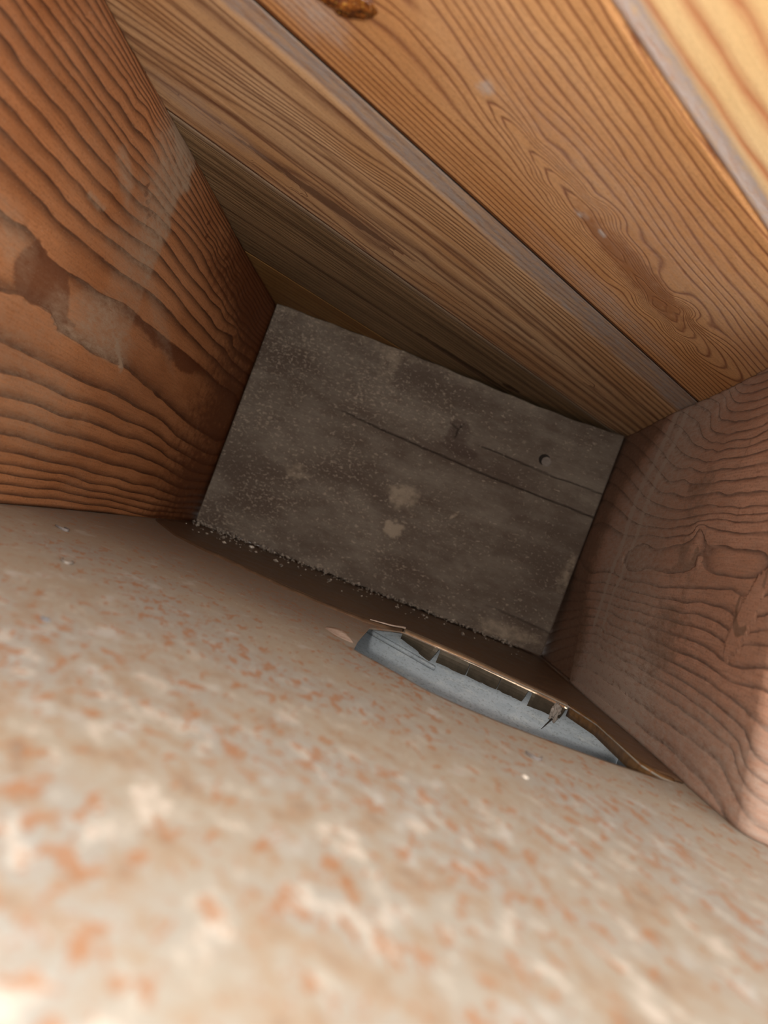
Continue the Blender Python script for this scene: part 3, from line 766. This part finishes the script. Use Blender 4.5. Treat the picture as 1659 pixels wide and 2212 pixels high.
dust = 0.42 * sst(lft - 0.05, lft + 0.05, Y + wv) * (1 - sst(cyl - 0.01, cyl + 0.05, Y + wv))
strk = 0.45 + 1.1 * fbm(Y * 500, Z * 45, 22)
dust += 0.95 * stroke(Y, Z, STROKES['RJ_S1'], 0.0045, 0.0025, 0.8) * strk + 0.90 * stroke(Y, Z, STROKES['RJ_S2'], 0.0038, 0.0020, 0.8) * strk
dust += 0.38 * (1 - sst(0.015, 0.06, Z + 0.4 * wv)) * (1 - sst(0.61, 0.66, Y))
dust += 0.16 + 0.12 * sst(0.40, 0.5, Y) * (1 - sst(0.60, 0.66, Y))
stain_shade = 0.60 * sst(cyl - 0.005, cyl + 0.05, Y + wv)
bnd = 0.640 + 0.62 * Z
stain_shade += 0.8 * sst(bnd - 0.003, bnd + 0.004, Y) * (1 - sst(0.07, 0.11, Z))
stain_shade += 0.9 * stroke(Y, Z, STROKES['RJ_CRESCENT'], 0.0022, 0.0010) + 0.9 * stroke(Y, Z, STROKES['RJ_HOOK'], 0.0012, 0.0026) + 0.7 * stroke(Y, Z, STROKES['RJ_SIDE'], 0.0015)
stain_shade += 0.6 * stroke(Y, Z, STROKES['RJ_SD'], 0.0028) + 0.5 * stroke(Y, Z, STROKES['RJ_RED'], 0.0016)
stain_shade += 0.45 * blob(Y, Z, 0.49, 0.150, 0.03, 0.025, 0, 0.7) + 0.5 * blob(Y, Z, 0.47, 0.065, 0.035, 0.04, 0.0, 0.8)
stain_shade += 0.45 * blob(Y, Z, 0.475, 0.112, 0.014, 0.010, 0.3, 0.5) + 0.4 * fbm(Y * 20, Z * 60, 23) ** 2
kq = blob(Y, Z, 0.372, 0.084, 0.010, 0.022, 0.2, 0.4, 0.2)
ph = np.where(kq > 0.5, 0.3, ph)
dx = 0.0008 * np.sin(Y * 31 + Z * 17) + 0.0012 * (np.abs(Z - 0.115) / 0.1) ** 2
dx += 0.0050 * sst(bnd - 0.004, bnd + 0.003, Y) * (1 - sst(0.06, 0.11, Z))
fphs = ph - np.floor(ph)
dx += np.where(fphs > 0.6, 0.0006 * (fphs - 0.6) / 0.4, 0)
r = 0.009
dx += np.where(S_ < r, r - np.sqrt(np.maximum(r * r - (r - S_) ** 2, 0)), 0)
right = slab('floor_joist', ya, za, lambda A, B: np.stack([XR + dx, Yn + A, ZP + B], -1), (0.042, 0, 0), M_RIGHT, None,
             dict(phase=ph, dust=dust, stain_shade=stain_shade), origin=(XR + 0.02, 0.55, ZP))
tag(right, 'brown rough-sawn floor joist with curved saw arcs and pale vertical scuff streaks', 'joist')

# ------------------------------------------------------------------ end block between the joists
xa = np.arange(XL + 0.0008, XR - 0.0012, 0.0016)
za = np.linspace(0.0022, 1.0, 230)
Xg, T = np.meshgrid(xa, za, indexing='ij')
top = 0.2330 - 0.0045 * sst(-0.10, 0.09, Xg) * (1 - 0.6 * sst(0.11, 0.17, Xg)) + 0.0004 * np.sin(Xg * 160)
Zg = 0.0018 + T * (top - 0.0018)
lean = 0.0040 * (1 - T) * (1 - sst(XL, XL + 0.01, Xg))
cra = np.interp(Xg, [-0.113, -0.06, -0.022, 0.0465, 0.0902, 0.1613], [0.1562, 0.1525, 0.1502, 0.1473, 0.1466, 0.146])
crb = np.interp(Xg, [0.02, 0.0331, 0.0634, 0.1075, 0.1607], [0.1725, 0.1723, 0.1713, 0.1693, 0.1704])
nz = 0.0016 * (fbm(Xg * 60, Xg * 0 + 3, 31) - 0.5)
crack = np.maximum((1 - sst(0.0001, 0.0010, np.abs(Zg - cra - nz))) * sst(-0.118, -0.09, Xg),
                   (1 - sst(0.0001, 0.0009, np.abs(Zg - crb - nz))) * sst(0.025, 0.04, Xg) * 0.85)
crack = np.maximum(crack, (1 - sst(0.0003, 0.0012, np.abs(Zg - 0.028 - nz + 0.05 * (Xg - 0.12)))) * sst(0.08, 0.12, Xg) * 0.5)
kx_, kz_ = 0.0075, 0.1790
for ang in (1.2, 2.7, -1.55):
    u = (Xg - kx_) * math.cos(ang) + (Zg - kz_) * math.sin(ang)
    v = -(Xg - kx_) * math.sin(ang) + (Zg - kz_) * math.cos(ang)
    crack = np.maximum(crack, (1 - sst(0.0002, 0.0010, np.abs(v))) * (u > 0) * (1 - sst(0.006, 0.010, u)) * 0.8)
kr = np.sqrt(((Xg - kx_) / 1.6) ** 2 + (Zg - kz_) ** 2)
ph = Zg * 60 + 2.2 * np.exp(-(kr / 0.014) ** 2) * np.sign(kz_ - Zg + 1e-9) * 1.2
stain_shade = 0.75 * blob(Xg, Zg, kx_, kz_, 0.012, 0.011, 0, 0.4) + 0.8 * blob(Xg, Zg, 0.014, 0.163, 0.020, 0.006, -0.05, 0.5)
stain_shade += 0.5 * blob(Xg, Zg, 0.06, 0.155, 0.05, 0.006, -0.05, 0.7) + 0.45 * blob(Xg, Zg, -0.13, 0.185, 0.06, 0.03, 0, 0.8)
stain_shade += 0.35 * blob(Xg, Zg, 0.0, 0.05, 0.06, 0.02, 0, 0.8) + 0.35 * blob(Xg, Zg, -0.13, 0.12, 0.05, 0.012, -0.2, 0.7)
dust = 0.75 * blob(Xg, Zg, -0.018, 0.0975, 0.017, 0.0135, 0.3, 0.45) + 0.95 * blob(Xg, Zg, -0.0170, 0.0645, 0.0095, 0.009, 0.1, 0.35)
dust += 0.55 * blob(Xg, Zg, -0.126, 0.083, 0.014, 0.008, 0, 0.6) + 0.6 * blob(Xg, Zg, 0.0337, 0.0985, 0.0018, 0.0075, -0.7, 0.4)
dust += 0.65 * blob(Xg, Zg, 0.150, 0.085, 0.012, 0.022, 0, 0.5) * sst(0.14, 0.16, Xg) + 0.6 * blob(Xg, Zg, 0.125, 0.012, 0.035, 0.010, 0.15, 0.6)
dust += 0.4 * blob(Xg, Zg, -0.08, 0.212, 0.012, 0.02, 0, 0.6) + 0.35 * sst(0.215, 0.228, Zg) * (1 - sst(0.05, 0.12, Xg))
dust += 0.45 * (1 - sst(XL, XL + 0.010, Xg)) * (1 - sst(0.03, 0.06, Zg))
block = slab('end_block', xa, za, lambda A, B: np.stack([A + lean, np.full_like(A, YB) + 0.0008 * crack, ZP + 0.0004 + Zg], -1), (0, 0.04, 0), M_BLOCK, None,
             dict(phase=ph, dust=dust, stain_shade=stain_shade, crack=crack), origin=(-0.02, YB, ZP))
# texture coordinates of the block in metres
me = block.data
co = np.zeros(len(me.vertices) * 3); me.vertices.foreach_get('co', co); co = co.reshape(-1, 3)
bcv = np.stack([co[:, 0] - 0.02, co[:, 2], co[:, 1]], 1)
me.attributes['bc'].data.foreach_set('vector', bcv.ravel())
tag(block, 'weathered grey-brown wooden end block closing the bay between the joists', 'block')

def disc(name, center, r, depth, mat, parent, origin, seg=20, bev=0.3):
    vs_, fs = [], []
    prof = [(r, 0.0), (r, -depth * (1 - bev)), (r * 0.85, -depth), (r * 0.0 + 1e-5, -depth)]
    for (rr, dy) in prof:
        for k in range(seg):
            t = 2 * math.pi * k / seg
            vs_.append((center[0] + rr * math.cos(t), center[1] + dy, center[2] + rr * math.sin(t)))
    for j in range(len(prof) - 1):
        for k in range(seg):
            fs.append((j * seg + k, j * seg + (k + 1) % seg, (j + 1) * seg + (k + 1) % seg, (j + 1) * seg + k))
    fs.append(tuple(range(seg)))
    return mesh_from(name, vs_, fs, mat, parent, False, origin)
bo_ = (-0.02, YB, ZP)
hole = disc('nail_hole', (0.0965, YB + 0.0002, ZP + 0.1820), 0.0056, 0.0005, M_BLACK, block, bo_)
hole['label'] = 'dark ring around the sunken nail'
nail = disc('nail_head', (0.0990, YB + 0.0002, ZP + 0.1808), 0.0048, 0.0011, M_NAIL, block, bo_)
nail['label'] = 'dull steel nail head'

# unseen panel added behind the block to keep the cavity dark
wbk = mesh_from('light_stop_back', [(x, y, z) for y in (0.852, 0.89) for (x, z) in ((-0.35, ZP - 0.004), (0.35, ZP - 0.004), (0.35, ZD - 0.0002), (-0.35, ZD - 0.0002))],
                [(0, 1, 2, 3), (4, 5, 6, 7), (0, 1, 5, 4), (1, 2, 6, 5), (2, 3, 7, 6), (3, 0, 4, 7)], M_PLAIN)
wbk['kind'] = 'structure'

# ------------------------------------------------------------------ sheet-metal pan under the joists, with the hand-cut slot
pan = empty('sheet_metal_pan', (0, 0.3, ZP))
tag(pan, 'rust-speckled sheet metal pan with a ragged slot, nailed under the joists', 'metal pan')
PO = (0, 0.3, ZP)
near = [(-0.0053, 0.392), (0.0147, 0.3766), (0.0316, 0.3600), (0.0476, 0.3535), (0.0691, 0.351), (0.0856, 0.3520), (0.1015, 0.3533), (0.1183, 0.3555), (0.136, 0.3600), (0.1491, 0.3632)]
far = [(-0.0053, 0.4218), (-0.0037, 0.4917), (0.0201, 0.5387), (0.0438, 0.5290), (0.0712, 0.5220), (0.0932, 0.5125), (0.1142, 0.5030), (0.1316, 0.4875), (0.1412, 0.4539), (0.1424, 0.4103), (0.1434, 0.3758), (0.1491, 0.3634)]
nx, ny = zip(*near); fx, fy = zip(*far)
def zwarp(x, y):
    """gentle oil-canning of the tin"""
    return 0.0010 * math.sin(x * 17 + 1.0) * math.sin(y * 11) - 0.0012 * math.exp(-((x + 0.05) / 0.06) ** 2 - ((y - 0.47) / 0.05) ** 2)
def yN(x): return float(np.interp(x, nx, ny))
def yF(x): return float(np.interp(x, fx, fy))
# tray: columns of x; the slot interrupts the columns between its two ends
T = 0.0009
def zt(x, y):
    return ZP - 0.0012 + (zwarp(x, y) if XL + 0.004 < x < XR - 0.004 else 0)
xs_ = np.concatenate([np.arange(-0.26, -0.0100, 0.006), np.linspace(-0.0053, 0.1412, 50), [0.1424, 0.1434, 0.1462, 0.1491], np.arange(0.156, 0.225, 0.008)])
NN, NS, NF = 110, 3, 50
Gt = []
for x in xs_:
    n_, f_ = yN(x) - 0.004, max(yF(x), yN(x) + 0.0005)
    ys = np.concatenate([np.linspace(-0.03, n_, NN), np.linspace(n_, f_, NS + 2)[1:-1], np.linspace(f_, 0.80, NF)])
    Gt.append([(x, y, zt(x, y)) for y in ys])
Gt = np.array(Gt); n_, m_, _ = Gt.shape
idx = np.arange(n_ * m_).reshape(n_, m_)
tf = []
for i in range(n_ - 1):
    inside = xs_[i] >= -0.0054 and xs_[i + 1] <= 0.1492
    for j in range(m_ - 1):
        if inside and NN - 1 <= j <= NN + NS - 1: continue
        tf.append((int(idx[i, j]), int(idx[i + 1, j]), int(idx[i + 1, j + 1]), int(idx[i, j + 1])))
tray = mesh_from('tray_sheet', Gt.reshape(-1, 3).tolist(), tf, M_PAN, pan, True, PO)
sol = tray.modifiers.new('gauge', 'SOLIDIFY'); sol.thickness = T; sol.offset = -1
g = []
for x in np.linspace(-0.0053, 0.1491, 60):
    y0 = yN(x) - 0.004; z0 = zt(x, y0)
    col = [(x, y0, z0)]
    for t in np.linspace(0.2, 1.45, 8):
        col.append((x, y0 + 0.004 * math.sin(t), z0 - 0.004 * (1 - math.cos(t))))
    col.append((x, y0 + 0.004, z0 - 0.0065))
    g.append(col)
sheet('rolled_edge', g, T * 0.5, M_PAN, pan, origin=PO)
# rear flange with its rolled front lip
ce = [(-0.2040, 0.640), (-0.165, 0.575), (-0.134, 0.549), (-0.07, 0.5220), (-0.0365, 0.515), (-0.0053, 0.5130), (0.012, 0.5250)]
def yE(x):
    if x < 0.0201: return float(np.interp(x, [c[0] for c in ce] + [0.0201], [c[1] for c in ce] + [0.5387]))
    return yF(x)
xsF = np.concatenate([np.arange(-0.204, 0.0201, 0.005), np.linspace(0.0201, 0.1316, 50), np.linspace(0.1330, 0.1412, 8), [0.1424, 0.1434, 0.1448, 0.1470, 0.1491, 0.155, 0.1608]])
FZ = ZP + 0.0010
def flz(x, y):
    return FZ + 0.0010 * math.sin(x * 40) * math.exp(-((y - yE(x)) / 0.05) ** 2) * 0.6
gF, gL = [], []
for x in xsF:
    e = yE(x); w = 0.0036
    gF.append([(x, e + w + (0.7512 - e - w) * k / 30, flz(x, e + w + (0.7512 - e - w) * k / 30)) for k in range(31)][::-1])
sheet('rear_flange', [[p for p in c] for c in gF][::-1], 0.0007, M_FLANGE, pan, origin=PO)['label'] = 'brown tarnished rear strip of the pan'
def lip(xs, name, mat, drop=0.0):
    g = []
    for x in xs:
        e = yE(x); w = 0.0036; z0 = flz(x, e + w)
        col = [(x, e + w + 0.002, z0 + 0.0001), (x, e + w, z0 + 0.0001)]
        for t in np.linspace(0.15, 1.57, 9):
            col.append((x, e + w - w * math.sin(t), z0 + 0.0001 - w * (1 - math.cos(t))))
        if drop: col.append((x, e, z0 - w - drop))
        g.append(col)
    return sheet(name, g[::-1], 0.0006, mat, pan, origin=PO)
lo = lip(np.linspace(0.0201, 0.1310, 60), 'folded_lip', M_LIP)
lo['label'] = 'shiny fold along the slot, highlight painted into its pale metal'
lip(np.linspace(-0.204, 0.0195, 50), 'flange_edge', M_FLANGE)
le = lip(np.concatenate([np.linspace(0.1316, 0.1412, 12), [0.1424, 0.1434, 0.1448, 0.1470, 0.1491, 0.1560]]), 'torn_edge', M_EDGE, 0.0035)
le['label'] = 'golden rusted torn edge'
# five bent tabs below the fold
rt = random.Random(4)
for (x0, x1, d0, d1, cut0, cut1) in ((0.0205, 0.0468, 0.0035, 0.0100, 0, 0.0030), (0.0482, 0.0692, 0.0088, 0.0088, 0, 0), (0.0697, 0.0905, 0.0085, 0.0083, 0.0004, 0),
                                     (0.0910, 0.1085, 0.0080, 0.0078, 0, 0.0012), (0.1112, 0.1305, 0.0090, 0.0070, 0, 0.001)):
    g = []
    for k in range(10):
        s = k / 9; x = x0 + (x1 - x0) * s
        e = yE(x); z0 = flz(x, e + 0.0036) - 0.0034
        dep = d0 + (d1 - d0) * s + rt.uniform(-0.0003, 0.0003)
        sx = -cut1 * s if s > 0.6 else cut0 * (1 - s)
        g.append([(x + sx * j / 4, e + 0.0002 + 0.0022 * (j / 4) ** 2, z0 - dep * j / 4) for j in range(5)])
    sheet('tab', g, 0.0006, M_TAB, pan, smooth=False, origin=PO)
# peeled pale strip on the fold and a curled flap on the tray beside the slot
g = []
for k in range(14):
    s = k / 13; x = -0.0040 + 0.0250 * s; e = yE(x)
    wv_ = 0.0045 * (0.35 + 0.65 * s)
    g.append([(x, e + 0.0045 - wv_ * j / 3 - 0.0005, flz(x, e) + 0.0006 + 0.0008 * math.sin(j / 3 * math.pi) * (0.4 + s)) for j in range(4)])
pe = sheet('peeled_strip', g[::-1], 0.0004, M_PEEL, pan, origin=PO); pe['label'] = 'pale peeled sliver on the fold'
g = []
for k in range(9):
    s = k / 8
    wv_ = 0.018 * math.sin(math.pi * min(1, 0.12 + s * 0.88)) * (1 - 0.3 * s)
    g.append([(-0.0245 + 0.0185 * s, 0.424 - 0.018 * s + wv_ * (j / 4 - 0.5), zt(-0.01, 0.42) + 0.0006 + 0.0022 * (j / 4) ** 2 * math.sin(math.pi * s)) for j in range(5)])
cf = sheet('curled_flap', g[::-1], 0.0004, M_PEEL, pan, origin=PO); cf['label'] = 'small pale curled tear beside the slot'

# ------------------------------------------------------------------ galvanized boot seen through the slot
boot = empty('galvanized_boot', (0.07, 0.44, 0.0))
tag(boot, 'clean blue-grey galvanized duct boot seen through the slot in the pan', 'duct')
BO = (0.07, 0.44, 0.0)
bx0, bx1 = -0.075, 0.176
def wall(name, p0, p1, ztop, n=20, t=0.0008):
    g = []
    zs = [0.0] + list(np.linspace(0.10, ztop, 14))
    for k in range(n):
        s = k / (n - 1)
        x = p0[0] + (p1[0] - p0[0]) * s; y = p0[1] + (p1[1] - p0[1]) * s
        nn = np.array([-(p1[1] - p0[1]), p1[0] - p0[0]]); nn = nn / np.linalg.norm(nn)
        col = []
        for z in zs:
            w_ = 0.0006 * math.sin(s * 9 + z * 60)
            col.append((x + nn[0] * w_, y + nn[1] * w_, z))
        g.append(col)
    return sheet(name, g, t, M_ZINC, boot, origin=BO)
zt_ = ZP - 0.0032
wall('back_wall', (bx0, 0.585), (bx1, 0.500), zt_)
wall('side_wall', (bx0, 0.320), (bx0, 0.585), zt_)
wall('side_wall', (bx1, 0.500), (bx1, 0.320), zt_)
wall('front_wall', (bx1, 0.320), (bx0, 0.320), zt_ - 0.006)
mesh_from('bottom_plate', [(bx0, 0.32, 0.0), (bx1, 0.32, 0.0), (bx1, 0.500, 0.0), (bx0, 0.585, 0.0), (bx0, 0.32, 0.001), (bx1, 0.32, 0.001), (bx1, 0.500, 0.001), (bx0, 0.585, 0.001)],
          [(0, 1, 2, 3), (4, 5, 6, 7), (0, 1, 5, 4), (1, 2, 6, 5), (2, 3, 7, 6), (3, 0, 4, 7)], M_ZINC, boot, origin=BO)
# pressed bead across the back wall
g = []
for k in range(24):
    s = k / 23; x = -0.012 + 0.062 * s; y = 0.585 - 0.085 * ((x - bx0) / (bx1 - bx0))
    zc = ZP - 0.0105 - 0.006 * s
    g.append([(x, y - 0.0006 - 0.0016 * math.cos(a_), zc + 0.0018 * math.sin(a_)) for a_ in np.linspace(-1.5, 1.5, 7)])
sheet('pressed_bead', g, 0.0004, M_ZINC, boot, origin=BO)

# ------------------------------------------------------------------ loose bits
fluff = empty('dust_clump', (0.1235, 0.4865, ZP - 0.004))
tag(fluff, 'grey wisp of dust hanging from the torn slot edge', 'dust clump')
FO = (0.1235, 0.4865, ZP - 0.004)
lumpy('clump', (0.1240, 0.4840, ZP - 0.0065), 0.0026, 0.0020, 0.0055, M_FLUFF, fluff, 0.75, 2.2, 5, 4, origin=FO)
g = []
for k in range(10):
    s = k / 9
    cx_, cz_ = 0.1235 - 0.0055 * s, ZP - 0.0105 - 0.0075 * s
    rr = 0.0007 * (1 - 0.7 * s)
    g.append([(cx_ + rr * math.cos(t), 0.4835 - 0.006 * s + rr * math.sin(t), cz_) for t in np.linspace(0, 2 * math.pi, 7)])
sheet('strand', g, 0.00005, M_BLACK, fluff, origin=FO)

def curl(name, x, y, size, ang, mat, label, cat, arc=3.6, tilt=0.5, thick=0.28, z=None):
    """little curled flake lying on the tin"""
    z = zt(x, y) if z is None else z
    g = []
    c, s_ = math.cos(ang), math.sin(ang)
    for k in range(14):
        t = -arc / 2 + arc * k / 13
        w_ = size * thick * (0.5 + 0.5 * math.cos(t * 0.8))
        u, v = size * math.sin(t), size * tilt * (1 - math.cos(t))
        col = []
        for j in range(4):
            h = w_ * (j / 3)
            col.append((x + u * c - v * s_, y + u * s_ + v * c, z + 0.0006 + h + 0.15 * abs(u)))
        g.append(col)
    o = sheet(name, g, 0.0003, mat, None, origin=(x, y, z))
    return tag(o, label, cat)
curl('curled_flake', 0.0757, 0.2964, 0.0034, 0.1, M_FLAKE, 'curved dark grey flake lying on the rusty pan below the slot', 'flake', 3.0, 1.6, 0.35)
curl('curled_flake', -0.1650, 0.3900, 0.0030, 0.8, M_FLAKE, 'small grey curl on the pan close to the reddish joist', 'flake', 4.2, 2.2, 0.5)
curl('curled_flake', -0.1270, 0.3121, 0.0026, 0.4, M_FLUFF, 'pale brownish curl on the pan, nearer than the grey curl', 'flake', 4.6, 2.2, 0.5)
bl = lumpy('paint_chip', (-0.0910, 0.2244, zt(-0.09, 0.224) + 0.0006), 0.0017, 0.0026, 0.0006, M_BLUE, None, 0.4, 2.0, 3, 2, origin=(-0.0910, 0.2244, ZP))
tag(bl, 'tiny blue-grey paint chip on the pan at the left edge', 'chip')
wc = lumpy('plaster_chip', (0.0654, 0.262, zt(0.065, 0.262) + 0.0006), 0.0013, 0.0022, 0.0009, M_CHIP, None, 0.5, 2.0, 4, 2, origin=(0.0654, 0.262, ZP))
tag(wc, 'bright white plaster chip on the pan below the curved grey flake', 'chip')
bc2 = lumpy('paint_chip', (0.0803, 0.1695, zt(0.08, 0.17) + 0.0004), 0.0012, 0.0022, 0.0005, M_BLUE, None, 0.4, 2.0, 7, 2, origin=(0.0803, 0.1695, ZP))
tag(bc2, 'blurred dark blue-grey chip on the pan near the bottom right', 'chip')
wc2 = lumpy('plaster_crumb', (-0.1330, 0.7130, FZ + 0.0012), 0.0026, 0.0026, 0.0013, M_CHIP, None, 0.5, 2.0, 8, 2, origin=(-0.1330, 0.7130, FZ))
tag(wc2, 'largest white crumb in the grit below the end block', 'crumb')

# gritty crumbs swept against the foot of the end block
rg = random.Random(11)
vs_, fs_ = [], []
for k in range(650):
    u = rg.random()
    x = -0.195 + 0.33 * (u ** 1.25)
    y = 0.7495 - abs(rg.gauss(0, 1)) * (0.018 if x < 0.0 else 0.010)
    if rg.random() < 0.18: y -= rg.random() * 0.10
    if y < yE(x) + 0.008: continue
    r_ = 0.0007 + 0.0013 * rg.random() ** 3 + (0.0010 if rg.random() < 0.06 else 0)
    b0 = len(vs_)
    for d in ((1, 0, 0), (-1, 0, 0), (0, 1, 0), (0, -1, 0), (0, 0, 1), (0, 0, -1)):
        kf = r_ * rg.uniform(0.6, 1.4)
        vs_.append((x + d[0] * kf + rg.uniform(-.2, .2) * r_, min(y, 0.7508 - 1.4 * r_) + d[1] * kf, FZ + 0.0012 + r_ + d[2] * kf * 0.7))
    for tri in ((0, 2, 4), (2, 1, 4), (1, 3, 4), (3, 0, 4), (2, 0, 5), (1, 2, 5), (3, 1, 5), (0, 3, 5)):
        fs_.append(tuple(b0 + t for t in tri))
grit = mesh_from('grit', vs_, fs_, M_GRIT, origin=(0, 0.74, FZ))
grit['kind'] = 'stuff'
tag(grit, 'pale plaster grit scattered along the foot of the end block', 'grit')
